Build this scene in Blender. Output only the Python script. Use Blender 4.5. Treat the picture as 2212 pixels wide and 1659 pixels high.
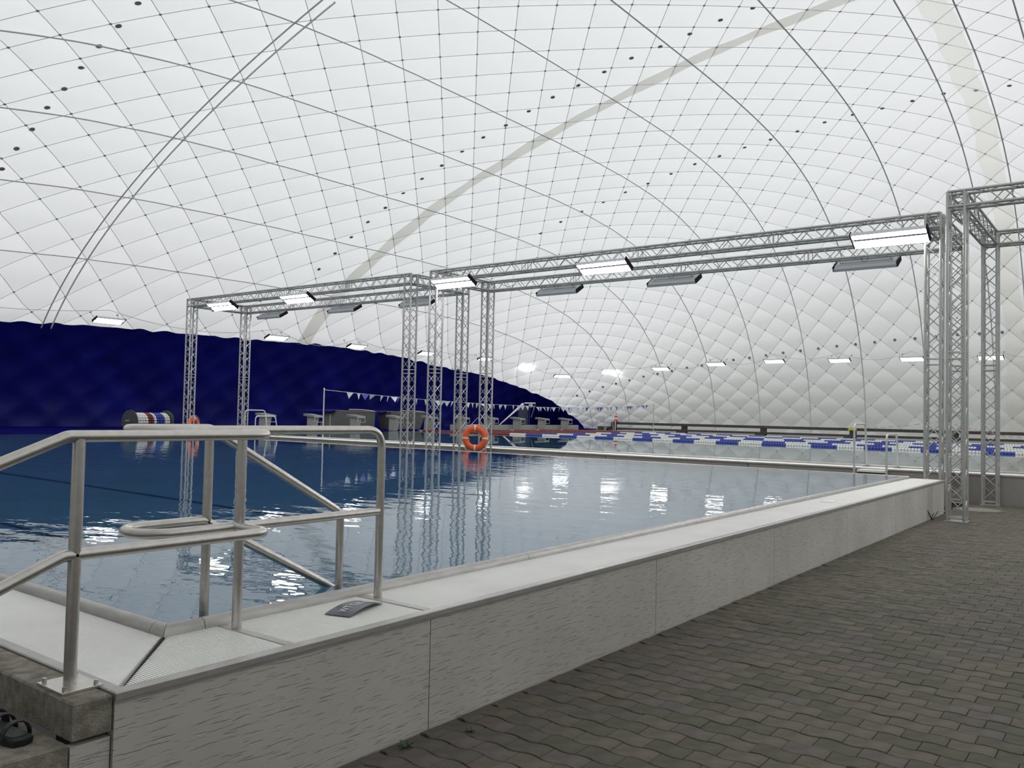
import bpy, math, random
import numpy as np
from mathutils import Matrix, Vector
random.seed(7); np.random.seed(7)
for o in list(bpy.data.objects): bpy.data.objects.remove(o)
sc = bpy.context.scene
COL = sc.collection
PI = math.pi

# ------------------------------------------------------------------ camera
EYE = 1.5237
YAW, PITCH, ROLL = math.radians(37.0957), math.radians(2.0425), math.radians(1.2018)
F_ = Vector((math.cos(YAW)*math.cos(PITCH), math.sin(YAW)*math.cos(PITCH), math.sin(PITCH)))
r_ = F_.cross(Vector((0, 0, 1))).normalized(); u_ = r_.cross(F_)
R_ = math.cos(ROLL)*r_ + math.sin(ROLL)*u_
U_ = -math.sin(ROLL)*r_ + math.cos(ROLL)*u_
cam = bpy.data.cameras.new('camera'); cam.sensor_width = 36; cam.lens = 36*1822.4/2212
cam.clip_start = 0.05; cam.clip_end = 400
co = bpy.data.objects.new('camera', cam); COL.objects.link(co)
co.matrix_world = Matrix(((R_.x, U_.x, -F_.x, 0), (R_.y, U_.y, -F_.y, 0), (R_.z, U_.z, -F_.z, EYE), (0, 0, 0, 1)))
sc.camera = co
def project(P):
    P = np.asarray(P, float) - np.array([0, 0, EYE])
    d = P @ np.array(F_)
    return 1106 + 1822.4*(P @ np.array(R_))/d, 829.5 - 1822.4*(P @ np.array(U_))/d, d

# ------------------------------------------------------------------ world: overcast daylight outside the dome
w = bpy.data.worlds.new('overcast'); sc.world = w; w.use_nodes = True
nt = w.node_tree; nt.nodes.clear()
tc = nt.nodes.new('ShaderNodeTexCoord'); sep = nt.nodes.new('ShaderNodeSeparateXYZ')
mr = nt.nodes.new('ShaderNodeMapRange'); mr.inputs[1].default_value = -1; mr.inputs[2].default_value = 1
cr = nt.nodes.new('ShaderNodeValToRGB'); bg = nt.nodes.new('ShaderNodeBackground'); wo = nt.nodes.new('ShaderNodeOutputWorld')
e = cr.color_ramp.elements
e[0].position = 0.0; e[0].color = (.04, .04, .04, 1)
e[1].position = 1.0; e[1].color = (1.30, 1.31, 1.31, 1)
q = cr.color_ramp.elements.new(.49); q.color = (.02, .02, .02, 1)
q = cr.color_ramp.elements.new(.51); q.color = (.085, .087, .088, 1)
nt.links.new(tc.outputs['Generated'], sep.inputs[0]); nt.links.new(sep.outputs[2], mr.inputs[0])
nt.links.new(mr.outputs[0], cr.inputs[0]); nt.links.new(cr.outputs[0], bg.inputs[0]); nt.links.new(bg.outputs[0], wo.inputs[0])
bg.inputs[1].default_value = 1.52
LAMP = 48.0          # emission of the lamp tubes

vs = sc.view_settings
vs.view_transform = 'Standard'; vs.look = 'None'; vs.gamma = 1; vs.exposure = 0.0; vs.use_curve_mapping = False

# ------------------------------------------------------------------ helpers
def tag(o, label=None, cat=None, group=None, kind=None):
    if label: o['label'] = label
    if cat: o['category'] = cat
    if group: o['group'] = group
    if kind: o['kind'] = kind
    return o
def empty(name, loc=(0, 0, 0), rz=0):
    o = bpy.data.objects.new(name, None); COL.objects.link(o); o.location = loc; o.rotation_euler = (0, 0, rz)
    o.empty_display_size = .1
    return o
def link(name, me, parent=None, loc=(0, 0, 0), rot=(0, 0, 0)):
    o = bpy.data.objects.new(name, me); COL.objects.link(o)
    o.location = loc; o.rotation_euler = rot
    if parent: o.parent = parent
    return o
def copy_tree(o, parent=None):
    c = o.copy(); COL.objects.link(c)
    if parent: c.parent = parent
    for ch in list(o.children): copy_tree(ch, c)
    return c
class MB:
    def __init__(s): s.v = []; s.f = []; s.sm = []
    def add(s, vs_, fs, smooth=False):
        n = len(s.v); s.v += [tuple(v) for v in vs_]
        for f in fs: s.f.append(tuple(i+n for i in f)); s.sm.append(smooth)
        return s
    def box(s, x0, x1, y0, y1, z0, z1):
        v = [(x, y, z) for z in (z0, z1) for y in (y0, y1) for x in (x0, x1)]
        return s.add(v, [(0, 2, 3, 1), (4, 5, 7, 6), (0, 1, 5, 4), (2, 6, 7, 3), (0, 4, 6, 2), (1, 3, 7, 5)])
    def bbox(s, x0, x1, y0, y1, z0, z1, b):
        # box whose top edges are chamfered
        v = [(x0, y0, z0), (x1, y0, z0), (x1, y1, z0), (x0, y1, z0), (x0, y0, z1-b), (x1, y0, z1-b), (x1, y1, z1-b), (x0, y1, z1-b),
             (x0+b, y0+b, z1), (x1-b, y0+b, z1), (x1-b, y1-b, z1), (x0+b, y1-b, z1)]
        f = [(3, 2, 1, 0), (8, 9, 10, 11)]
        for i in range(4):
            j = (i+1) % 4; f += [(i, j, 4+j, 4+i), (4+i, 4+j, 8+j, 8+i)]
        return s.add(v, f)
    def hexa(s, p8):   # bottom 4 ccw, top 4 ccw
        return s.add(p8, [(3, 2, 1, 0), (4, 5, 6, 7), (0, 1, 5, 4), (1, 2, 6, 5), (2, 3, 7, 6), (3, 0, 4, 7)])
    def tube(s, path, r, n=8, closed=False, cap=True):
        P = [Vector(p) for p in path]; m = len(P)
        T = []
        for i in range(m):
            if closed: t = P[(i+1) % m]-P[i-1]
            else: t = P[min(i+1, m-1)]-P[max(i-1, 0)]
            T.append(t.normalized())
        a = Vector((0, 0, 1)) if abs(T[0].z) < .9 else Vector((1, 0, 0))
        N = (a - T[0]*a.dot(T[0])).normalized()
        vs_ = []
        for i in range(m):
            N = (N - T[i]*N.dot(T[i])).normalized(); B = T[i].cross(N)
            rr = r[i] if isinstance(r, (list, tuple)) else r
            for k in range(n):
                an = 2*PI*k/n + (PI/4 if n == 4 else 0); vs_.append(P[i] + N*(rr*math.cos(an)) + B*(rr*math.sin(an)))
        fs = []
        for i in range(m if closed else m-1):
            j = (i+1) % m
            for k in range(n): fs.append((i*n+k, i*n+(k+1) % n, j*n+(k+1) % n, j*n+k))
        s.add(vs_, fs, n > 4)
        if cap and not closed:
            s.add(vs_[:n], [tuple(range(n))[::-1]]); s.add(vs_[-n:], [tuple(range(n))])
        return s
    def lathe(s, prof, n=16, axis='z', o=(0, 0, 0), smooth=True):
        vs_ = []
        for (rr, h) in prof:
            for k in range(n):
                c, d = rr*math.cos(2*PI*k/n), rr*math.sin(2*PI*k/n)
                p = {'z': (c, d, h), 'y': (c, h, d), 'x': (h, c, d)}[axis]
                vs_.append((p[0]+o[0], p[1]+o[1], p[2]+o[2]))
        fs = []
        for i in range(len(prof)-1):
            for k in range(n): fs.append((i*n+k, i*n+(k+1) % n, (i+1)*n+(k+1) % n, (i+1)*n+k))
        s.add(vs_, fs, smooth)
        return s
    def mesh(s, name, mat):
        me = bpy.data.meshes.new(name); me.from_pydata(s.v, [], s.f)
        me.polygons.foreach_set('use_smooth', s.sm)
        if mat: me.materials.append(mat)
        me.update(); return me
    def build(s, name, mat, parent=None, loc=(0, 0, 0), rot=(0, 0, 0)):
        return link(name, s.mesh(name, mat), parent, loc, rot)
def fillet(pts, r, n=6, closed=False):
    P = [Vector(p) for p in pts]; out = []; m = len(P)
    for i in range(m):
        if not closed and i in (0, m-1): out.append(P[i]); continue
        a, b, c = P[i-1], P[i], P[(i+1) % m]
        d1, d2 = (a-b), (c-b); l1, l2 = d1.length, d2.length
        ang = d1.angle(d2)
        if abs(ang-PI) < .02: out.append(b); continue
        t = min(r/math.tan(ang/2), l1*.48, l2*.48)
        p, q_ = b+d1.normalized()*t, b+d2.normalized()*t
        for k in range(n+1):
            s = k/n; out.append(p*(1-s)**2 + b*2*s*(1-s) + q_*s*s)
    return out
def np_mesh(name, V, Q, mat, smooth=True):
    me = bpy.data.meshes.new(name)
    me.vertices.add(len(V)); me.vertices.foreach_set('co', np.asarray(V, np.float32).ravel())
    Q = np.asarray(Q, np.int32); k = Q.shape[1]
    me.loops.add(Q.size); me.loops.foreach_set('vertex_index', Q.ravel())
    me.polygons.add(len(Q)); me.polygons.foreach_set('loop_start', np.arange(len(Q), dtype=np.int32)*k)
    me.polygons.foreach_set('loop_total', np.full(len(Q), k, np.int32))
    me.polygons.foreach_set('use_smooth', np.full(len(Q), smooth))
    me.materials.append(mat); me.update(calc_edges=True); me.validate(); return me
def text_mesh(s, size, extrude=.004):
    cu = bpy.data.curves.new('lettering', 'FONT'); cu.body = s; cu.size = size; cu.extrude = extrude
    cu.align_x = 'CENTER'; cu.align_y = 'CENTER'; cu.resolution_u = 3
    o = bpy.data.objects.new('lettering', cu); COL.objects.link(o)
    bpy.context.view_layer.update()
    me = bpy.data.meshes.new_from_object(o.evaluated_get(bpy.context.evaluated_depsgraph_get()))
    bpy.data.objects.remove(o); bpy.data.curves.remove(cu)
    return me

# ------------------------------------------------------------------ materials
def mat(name, col, rough=.6, metal=0., noise=0., nscale=6., bump=0., bscale=40., bdist=.01, spec=.5, col2=None, stretch=None):
    m = bpy.data.materials.new(name); m.use_nodes = True
    n = m.node_tree; b = n.nodes['Principled BSDF']
    b.inputs['Base Color'].default_value = (*col, 1); b.inputs['Roughness'].default_value = rough
    b.inputs['Metallic'].default_value = metal; b.inputs['Specular IOR Level'].default_value = spec
    if noise or bump:
        t = n.nodes.new('ShaderNodeTexCoord'); mp = n.nodes.new('ShaderNodeMapping')
        n.links.new(t.outputs['Object'], mp.inputs[0])
        if stretch: mp.inputs['Scale'].default_value = stretch
    if noise:
        t1 = n.nodes.new('ShaderNodeTexNoise'); t1.inputs['Scale'].default_value = nscale; t1.inputs['Detail'].default_value = 6
        n.links.new(mp.outputs[0], t1.inputs['Vector'])
        r = n.nodes.new('ShaderNodeValToRGB'); c2 = col2 or tuple(c*(1-noise) for c in col)
        r.color_ramp.elements[0].position = .35; r.color_ramp.elements[0].color = (*c2, 1)
        r.color_ramp.elements[1].position = .65; r.color_ramp.elements[1].color = (*col, 1)
        n.links.new(t1.outputs['Fac'], r.inputs[0]); n.links.new(r.outputs[0], b.inputs['Base Color'])
    if bump:
        t2 = n.nodes.new('ShaderNodeTexNoise'); t2.inputs['Scale'].default_value = bscale; t2.inputs['Detail'].default_value = 5
        n.links.new(mp.outputs[0], t2.inputs['Vector'])
        bp = n.nodes.new('ShaderNodeBump'); bp.inputs['Strength'].default_value = bump; bp.inputs['Distance'].default_value = bdist
        n.links.new(t2.outputs['Fac'], bp.inputs['Height']); n.links.new(bp.outputs[0], b.inputs['Normal'])
    return m
def emit(name, col, st):
    m = bpy.data.materials.new(name); m.use_nodes = True; n = m.node_tree; n.nodes.clear()
    e_ = n.nodes.new('ShaderNodeEmission'); o = n.nodes.new('ShaderNodeOutputMaterial')
    e_.inputs[0].default_value = (*col, 1); e_.inputs[1].default_value = st; n.links.new(e_.outputs[0], o.inputs[0]); return m
def membrane(name, col, trans, fac, nscale=.35, var=.06):
    m = bpy.data.materials.new(name); m.use_nodes = True; n = m.node_tree; n.nodes.clear()
    o = n.nodes.new('ShaderNodeOutputMaterial'); d = n.nodes.new('ShaderNodeBsdfDiffuse'); t = n.nodes.new('ShaderNodeBsdfTranslucent')
    mx = n.nodes.new('ShaderNodeMixShader'); mx.inputs[0].default_value = fac
    tc_ = n.nodes.new('ShaderNodeTexCoord'); no = n.nodes.new('ShaderNodeTexNoise'); no.inputs['Scale'].default_value = nscale; no.inputs['Detail'].default_value = 4
    r = n.nodes.new('ShaderNodeValToRGB')
    r.color_ramp.elements[0].position = .3; r.color_ramp.elements[0].color = (*[c*(1-var) for c in col], 1)
    r.color_ramp.elements[1].position = .7; r.color_ramp.elements[1].color = (*col, 1)
    n.links.new(tc_.outputs['Object'], no.inputs['Vector']); n.links.new(no.outputs['Fac'], r.inputs[0]); n.links.new(r.outputs[0], d.inputs[0])
    t.inputs[0].default_value = (*trans, 1)
    n.links.new(d.outputs[0], mx.inputs[1]); n.links.new(t.outputs[0], mx.inputs[2]); n.links.new(mx.outputs[0], o.inputs[0]); return m
def water(name, tint, ripple, scale, depth_tint):
    m = bpy.data.materials.new(name); m.use_nodes = True; n = m.node_tree; n.nodes.clear()
    o = n.nodes.new('ShaderNodeOutputMaterial'); g = n.nodes.new('ShaderNodeBsdfGlossy'); t = n.nodes.new('ShaderNodeBsdfRefraction'); t.inputs['IOR'].default_value = 1.33; t.inputs['Roughness'].default_value = 0
    g.inputs['Roughness'].default_value = .0; g.inputs['Color'].default_value = (.97, .98, .98, 1); t.inputs[0].default_value = (*tint, 1)
    fr = n.nodes.new('ShaderNodeFresnel'); fr.inputs[0].default_value = 1.33; mx = n.nodes.new('ShaderNodeMixShader')
    tc_ = n.nodes.new('ShaderNodeTexCoord'); mp = n.nodes.new('ShaderNodeMapping'); mp.inputs['Rotation'].default_value = (0, 0, YAW+.3); mp.inputs['Scale'].default_value = (1.0, .55, 1)
    no = n.nodes.new('ShaderNodeTexNoise'); no.inputs['Scale'].default_value = scale; no.inputs['Detail'].default_value = 3
    # calm patches and patches with ripples
    nb = n.nodes.new('ShaderNodeTexNoise'); nb.inputs['Scale'].default_value = .16; nb.inputs['Detail'].default_value = 1
    rb = n.nodes.new('ShaderNodeMapRange'); rb.inputs[1].default_value = .38; rb.inputs[2].default_value = .66; rb.inputs[3].default_value = .25; rb.inputs[4].default_value = 1
    mu = n.nodes.new('ShaderNodeMath'); mu.operation = 'MULTIPLY'
    bp = n.nodes.new('ShaderNodeBump'); bp.inputs['Strength'].default_value = 1.0; bp.inputs['Distance'].default_value = ripple
    n.links.new(tc_.outputs['Object'], mp.inputs[0]); n.links.new(mp.outputs[0], no.inputs['Vector']); n.links.new(tc_.outputs['Object'], nb.inputs['Vector'])
    n.links.new(nb.outputs['Fac'], rb.inputs[0]); n.links.new(no.outputs['Fac'], mu.inputs[0]); n.links.new(rb.outputs[0], mu.inputs[1])
    n.links.new(mu.outputs[0], bp.inputs['Height'])
    n.links.new(bp.outputs[0], g.inputs['Normal']); n.links.new(bp.outputs[0], t.inputs['Normal']); n.links.new(bp.outputs[0], fr.inputs['Normal'])
    n.links.new(fr.outputs[0], mx.inputs[0]); n.links.new(t.outputs[0], mx.inputs[1]); n.links.new(g.outputs[0], mx.inputs[2]); n.links.new(mx.outputs[0], o.inputs[0])
    return m
def plaster():
    m = bpy.data.materials.new('scratched_plaster'); m.use_nodes = True; n = m.node_tree; b = n.nodes['Principled BSDF']
    b.inputs['Roughness'].default_value = .85; b.inputs['Specular IOR Level'].default_value = .2
    tc_ = n.nodes.new('ShaderNodeTexCoord'); mp = n.nodes.new('ShaderNodeMapping'); mp.inputs['Scale'].default_value = (9, 9, 115); mp.inputs['Rotation'].default_value = (0, math.radians(-2), 0)
    no = n.nodes.new('ShaderNodeTexNoise'); no.inputs['Scale'].default_value = 1.0; no.inputs['Detail'].default_value = 2.5; no.inputs['Distortion'].default_value = .15
    r = n.nodes.new('ShaderNodeValToRGB'); r.color_ramp.elements[0].position = .30; r.color_ramp.elements[0].color = (0, 0, 0, 1); r.color_ramp.elements[1].position = .42; r.color_ramp.elements[1].color = (1, 1, 1, 1)
    n2 = n.nodes.new('ShaderNodeTexNoise'); n2.inputs['Scale'].default_value = 1.3; n2.inputs['Detail'].default_value = 5
    r2 = n.nodes.new('ShaderNodeValToRGB'); r2.color_ramp.elements[0].position = .3; r2.color_ramp.elements[0].color = (.43, .412, .375, 1); r2.color_ramp.elements[1].position = .7; r2.color_ramp.elements[1].color = (.52, .503, .465, 1)
    bp = n.nodes.new('ShaderNodeBump'); bp.inputs['Strength'].default_value = .8; bp.inputs['Distance'].default_value = .006
    n.links.new(tc_.outputs['Object'], mp.inputs[0]); n.links.new(mp.outputs[0], no.inputs['Vector']); n.links.new(no.outputs['Fac'], r.inputs[0]); n.links.new(r.outputs[0], bp.inputs['Height'])
    n.links.new(tc_.outputs['Object'], n2.inputs['Vector']); n.links.new(n2.outputs['Fac'], r2.inputs[0]); n.links.new(r2.outputs[0], b.inputs['Base Color'])
    n.links.new(bp.outputs[0], b.inputs['Normal']); return m

m_mem = membrane('white_membrane', (.86, .86, .85), (.86, .865, .865), .66)
m_stain = membrane('stained_membrane', (.76, .75, .71), (.82, .81, .77), .82, 1.2, .14)
m_beige = membrane('beige_membrane', (.90, .88, .83), (.975, .965, .93), .90, .8, .06)
m_blue = mat('blue_lining', (.0085, .0095, .20), .42, 0, .35, .5, .06, 3, .05, .35)
m_net = mat('net_line', (.66, .66, .67), .8)
m_node = mat('net_node', (.34, .34, .35), .8)
m_seam = mat('seam_cord', (.60, .60, .58), .7)
m_sleeve = mat('sleeve', (.88, .88, .86), .6)
m_vent = mat('vent_disc', (.30, .30, .31), .8)
m_steel = mat('brushed_steel', (.60, .575, .54), .33, .92, .12, 30, .05, 220, .001)
m_rim = mat('pool_rim_steel', (.46, .45, .43), .42, .6, .18, 9, .05, 160, .001, .5, None, (1, 1, 4))
m_alu = mat('truss_aluminium', (.50, .50, .49), .38, .7, .10, 8)
m_grate = mat('white_grating', (.955, .95, .925), .5, 0, .06, 3, 0, 40, .01, .4)
m_grate_b = mat('grating_gap', (.72, .72, .70), .8)
m_black = mat('black_gap', (.012, .012, .012), .8)
m_plaster = plaster()
m_wall2 = mat('grey_pool_wall', (.30, .29, .27), .7, 0, .12, 2.5, .1, 60, .003)
m_ledge = mat('white_ledge', (.86, .86, .84), .45, 0, .04, 3)
m_conc = mat('washed_concrete', (.32, .295, .25), .95, 0, .45, 22, .9, 150, .008, .2)
m_soil = mat('joint_sand', (.030, .027, .022), .95, 0, .4, 8, .3, 80, .01, .1)
pav = [(.128, .114, .094), (.112, .104, .084), (.135, .118, .106), (.108, .104, .078), (.142, .126, .100)]
m_pav = [mat('paver_%s' % s, c, .85, 0, .30, 9, .5, 120, .004, .25) for s, c in zip(('brown', 'grey', 'rose', 'olive', 'sand'), pav)]
m_basin = mat('pool_steel_lining', (.18, .34, .52), .5, 0, .08, .6)
m_basin2 = mat('pool_lining_deep', (.30, .46, .52), .5, 0, .08, .4)
m_mark = mat('lane_mark', (.05, .10, .15), .6)
m_deck = mat('dark_deck', (.008, .009, .13), 1.0, 0, .3, 2, 0, 40, .01, .0); m_deck2 = mat('grey_deck', (.34, .335, .32), .8, 0, .15, 1)
m_water = water('pool_water', (.78, .90, .91), .0075, 3.2, 0)
m_water2 = water('calm_water', (.66, .84, .87), .0014, 2.5, 0)
m_tube = emit('lamp_tube', (1.0, .985, .97), LAMP); m_tube_d = emit('dome_lamp_tube', (1.0, .985, .97), LAMP*.22)
m_house = mat('lamp_housing', (.60, .62, .64), .5, .3)
m_cap = mat('lamp_end_cap', (.025, .024, .03), .8, 0, 0, 6, 0, 40, .01, .1)
m_wire = mat('thin_wire', (.20, .20, .20), .7)
m_wire_l = mat('pale_wire', (.60, .60, .58), .7)
m_orange = mat('buoy_orange', (.76, .115, .035), .55, 0, .12, 8)
m_band = mat('buoy_band', (.74, .62, .42), .6)
m_rope = mat('white_rope', (.72, .71, .68), .8)
m_fb = mat('float_blue', (.035, .06, .36), .4)
m_fw = mat('float_white', (.80, .80, .76), .4)
m_fr = mat('float_red', (.19, .028, .026), .45)
m_block = mat('block_grey', (.44, .43, .39), .6, 0, .12, 6)
m_blockd = mat('block_platform', (.30, .295, .28), .75, 0, .15, 30)
m_ink = mat('dark_lettering', (.03, .03, .03), .7)
m_fence = mat('weathered_beam', (.085, .078, .066), .85, 0, .3, 5, .3, 40, .01)
m_disc = mat('reel_disc', (.075, .08, .09), .6)
m_yellow = mat('yellow_tape', (.62, .56, .05), .6)
m_red = mat('red_plastic', (.55, .035, .03), .5)
m_white = mat('white_paint', (.80, .80, .80), .5)
m_flagw = mat('pennant_white', (.72, .73, .82), .7)
m_flagb = mat('pennant_blue', (.13, .16, .48), .7)
m_pole = mat('pole_grey', (.55, .56, .56), .45, .4)
m_duct = mat('duct_grey', (.13, .13, .12), .8, 0, .15, 3)
m_hood = mat('blue_hood', (.012, .014, .18), .35)
m_sign = mat('sign_dark', (.035, .045, .07), .3)
m_signt = mat('sign_lettering', (.75, .76, .78), .5)
m_sandal = mat('black_rubber', (.010, .010, .011), .6, 0, .3, 20)
m_sandal2 = mat('dark_insole', (.045, .047, .05), .6)
m_sand3 = mat('pale_cloth', (.30, .33, .37), .8, 0, .3, 9)
m_leaf = mat('weed_leaf', (.045, .075, .025), .7, 0, .3, 30)
m_stalk = mat('dry_stalk', (.07, .055, .03), .8)
m_pane = mat('dark_pane', (.03, .035, .07), .2)

# ------------------------------------------------------------------ main dimensions (metres, x along the near pool wall, y across the hall)
ZC = .558                 # coping level of the near pool
ZWN = .592                # near water
XL, YF, XE, YB = 1.50, 2.785, 15.87, 28.4      # near pool outline (outside of coping)
XI, YI = 1.98, 3.30       # foot of the rim
XM = 18.38                # face of the main pool wall
ZT, ZWM = .57, .592
XMI, XMR, YMB, YMN = 19.25, 45.8, 29.0, -21.0

# ------------------------------------------------------------------ floor
fl = MB()
for x0, x1, y0, y1 in ((-12, XL+.05, -30, 40), (XL+.05, 62, -30, YF+.03), (XE-.03, XM+.05, YF+.03, YB+.4)):
    fl.add([(x0, y0, -.018), (x1, y0, -.018), (x1, y1, -.018), (x0, y1, -.018)], [(0, 1, 2, 3)])
floor = fl.build('floor', m_soil); tag(floor, kind='structure')
# wavy pavers: rows run across the hall, half a stone offset row by row
LP, WP, NS = .200, .134, 8
def paver_mesh(k, sg=1):
    g, h = .0034, .022
    top, side = [], []
    def wob(t): return sg*.011*math.sin(2*PI*t)
    ring = []
    for i in range(NS+1): t = i/NS; ring.append((WP/2-g+wob(t), -LP/2+.0012+(LP-.0024)*t))
    for i in range(NS, -1, -1): t = i/NS; ring.append((-WP/2+g+wob(t), -LP/2+.0012+(LP-.0024)*t))
    n = len(ring); b = .0038
    low = [(x, y, -h) for x, y in ring]; mid = [(x, y, -b*.8) for x, y in ring]
    tp = [(x*(1-b*2/WP), y*(1-b*1.0/LP), 0) for x, y in ring]
    mb = MB(); v = low+mid+tp
    f = []
    for i in range(n):
        j = (i+1) % n; f += [(i, j, n+j, n+i), (n+i, n+j, 2*n+j, 2*n+i)]
    for i in range(NS): f.append((2*n+i, 2*n+i+1, 2*n+n-2-i, 2*n+n-1-i))
    mb.add(v, f)
    return mb, mb.mesh('paver', m_pav[k])
PM = [paver_mesh(k) for k in range(5)]+[paver_mesh(k, -1) for k in range(5)]
cells = []
nx, ny = int(18.0/WP), int(5.9/LP)
for i in range(nx):
    for j in range(-1 if i % 2 else 0, ny):
        x = .45+WP*(i+.5); y = YF-.012-LP*(j+.5)-(LP/2 if i % 2 else 0); hs = .5 if j < 0 else 1
        if j < 0: y -= LP/4
        if x > XM-.07 or (x < XL and y > 2.3): continue
        zz = random.gauss(0, .0012); tx, ty = random.gauss(0, .006), random.gauss(0, .005)
        big = math.sin(x*1.1+y*2.3)+math.sin(x*.37-y*1.7+2)+random.gauss(0, .9)
        k = (0 if big < -1 else 1 if big < -.2 else 2 if big < .5 else 3 if big < 1.3 else 4)+5*(i % 2)
        px, py, d = project((x, y, 0))
        vis = d > .3 and -60 < px < 2270 and -60 < py < 1720
        cells.append((hs/d**2 if vis else 0, x, y, zz, tx, ty, k, hs))
cells.sort(reverse=True)
for a, x, y, zz, tx, ty, k, hs in cells[:300]:
    link('paver', PM[k][1], floor, (x, y, zz), (tx, ty, 0)).scale = (1, hs, 1)
rest = [MB() for _ in range(5)]
for a, x, y, zz, tx, ty, k, hs in cells[300:]:
    rest[k % 5].add([(px+x, py*hs+y, pz+zz+tx*py-ty*px) for px, py, pz in PM[k][0].v], PM[k][0].f)
for k in range(5):
    tag(rest[k].build('paver_field', m_pav[k], floor), kind='stuff')
# sandy far surface of the passage between the pools
ps = MB()
for i in range(19):
    for j in range(12): 
        y0 = YF+.25+j*2.1; x0 = XE+.02+i*.134
        if x0+.13 < XM: ps.box(x0, x0+.128, y0, y0+2.09, -.018, -.002)
tag(ps.build('passage_paving', m_pav[1], floor), kind='stuff')

# ------------------------------------------------------------------ dome
DA, DB, DH, DPX, DPY, DQ, DX1, DY1, DZ0 = 27.0, 30.63, 15.02, 3.51, 1.51, .52, 52.33, 36.68, EYE-1.1
DXC, DYC = DX1-DA, DY1-DB
def gx(x): return np.clip(1-np.abs((x-DXC)/DA)**DPX, 0, 1)**DQ
def gy(y): return np.clip(1-np.abs((y-DYC)/DB)**DPY, 0, 1)**DQ
th = np.linspace(PI/2, -PI/2, 6001)
xs = DXC+DA*np.sin(th); zs = DH*gx(xs)
ds = np.hypot(np.diff(xs), np.diff(zs)); zm = (zs[1:]+zs[:-1])/2
tt = np.clip(zm/9, 0, 1); tt = tt*tt*(3-2*tt)
us = np.concatenate([[0], np.cumsum(ds/(.72+.22*tt))])
ys = DYC+DB*np.sin(th[::-1]); zy = DH*gy(ys)
dy = np.diff(ys); dzy = np.diff(zy); slope = np.abs(dzy/np.maximum(dy, 1e-9))
dv = np.where(slope > 1.0, np.hypot(dy, dzy)/.80, dy*4/3.19)
vv = np.concatenate([[0], np.cumsum(dv)]); vv -= np.interp(6.65, ys, vv)
UM, V0, V1 = us[-1], vv[0], vv[-1]
def dome(u, v):
    u = np.clip(u, 0, UM); v = np.clip(v, V0, V1)
    x = np.interp(u, us, xs); y = np.interp(v, vv, ys)
    return np.stack([x, y, DZ0+DH*gx(x)*gy(y)], -1)
def dome_n(u, v):     # unit normal, pointing outwards
    u = np.clip(u, .06, UM-.06); v = np.clip(v, V0+.06, V1-.06); h = .05
    a = dome(u+h, v)-dome(u-h, v); b = dome(u, v+h)-dome(u, v-h)
    n = np.cross(a, b); L = np.linalg.norm(n, axis=-1, keepdims=True); n = n/np.maximum(L, 1e-9)
    c = np.array([DXC, DYC, 2.0]); s = np.sign(np.sum(n*(dome(u, v)-c), -1, keepdims=True)); return n*np.where(s == 0, 1, s)
def pillow(a, b): return (16*np.clip(a*(1-a)*b*(1-b), 0, 1))**.75
ceiling = empty('ceiling'); tag(ceiling, kind='structure')
NC = 7
ga, gb = np.meshgrid(np.linspace(0, 1, NC), np.linspace(0, 1, NC), indexing='ij')
qi = np.arange(NC*NC).reshape(NC, NC)
QUAD = np.stack([qi[:-1, :-1], qi[1:, :-1], qi[1:, 1:], qi[:-1, 1:]], -1).reshape(-1, 4)
patches = []
iu = np.arange(0, int(UM)+3); iv = np.arange(int(V0)-2, int(V1)+3)
for i in iu:
    for j in iv:
        # nodes sit where u+v is odd, so cells are centred where it is even
        if (i+j) % 2: continue
        uu = i-1+ga+gb; vq = j+ga-gb
        P = dome(uu, vq)
        if P[..., 2].max() < DZ0+.02: continue
        nrm = dome_n(uu, vq)
        amp = .075*(1+.25*math.sin(i*12.9+j*78.2))
        P = P+nrm*(pillow(ga, gb)*amp)[..., None]
        c = P.reshape(-1, 3); cc = c.mean(0); px, py, d = project(cc)
        area = 0
        if d > 1 and -40 < px < 2250 and -40 < py < 935:
            k = project(c[[0, NC-1, NC*NC-1, NC*NC-NC]]); X, Y = k[0], k[1]
            area = .5*abs((X[0]-X[2])*(Y[1]-Y[3])-(X[1]-X[3])*(Y[0]-Y[2]))
            if cc[1] > 33.5 and cc[2] < 4.4 and cc[0] < 40: area = 0      # behind the blue lining
        patches.append((area, c))
patches.sort(key=lambda t: -t[0])
for area, c in patches[:300]:
    link('membrane_panel', np_mesh('membrane_panel', c, QUAD, m_mem), ceiling)
R_p = [c for a, c in patches[300:]]
V = np.concatenate(R_p); Q = np.concatenate([QUAD+k*NC*NC for k in range(len(R_p))])
tag(link('membrane_field', np_mesh('membrane_field', V, Q, m_mem), ceiling), kind='stuff')
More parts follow.
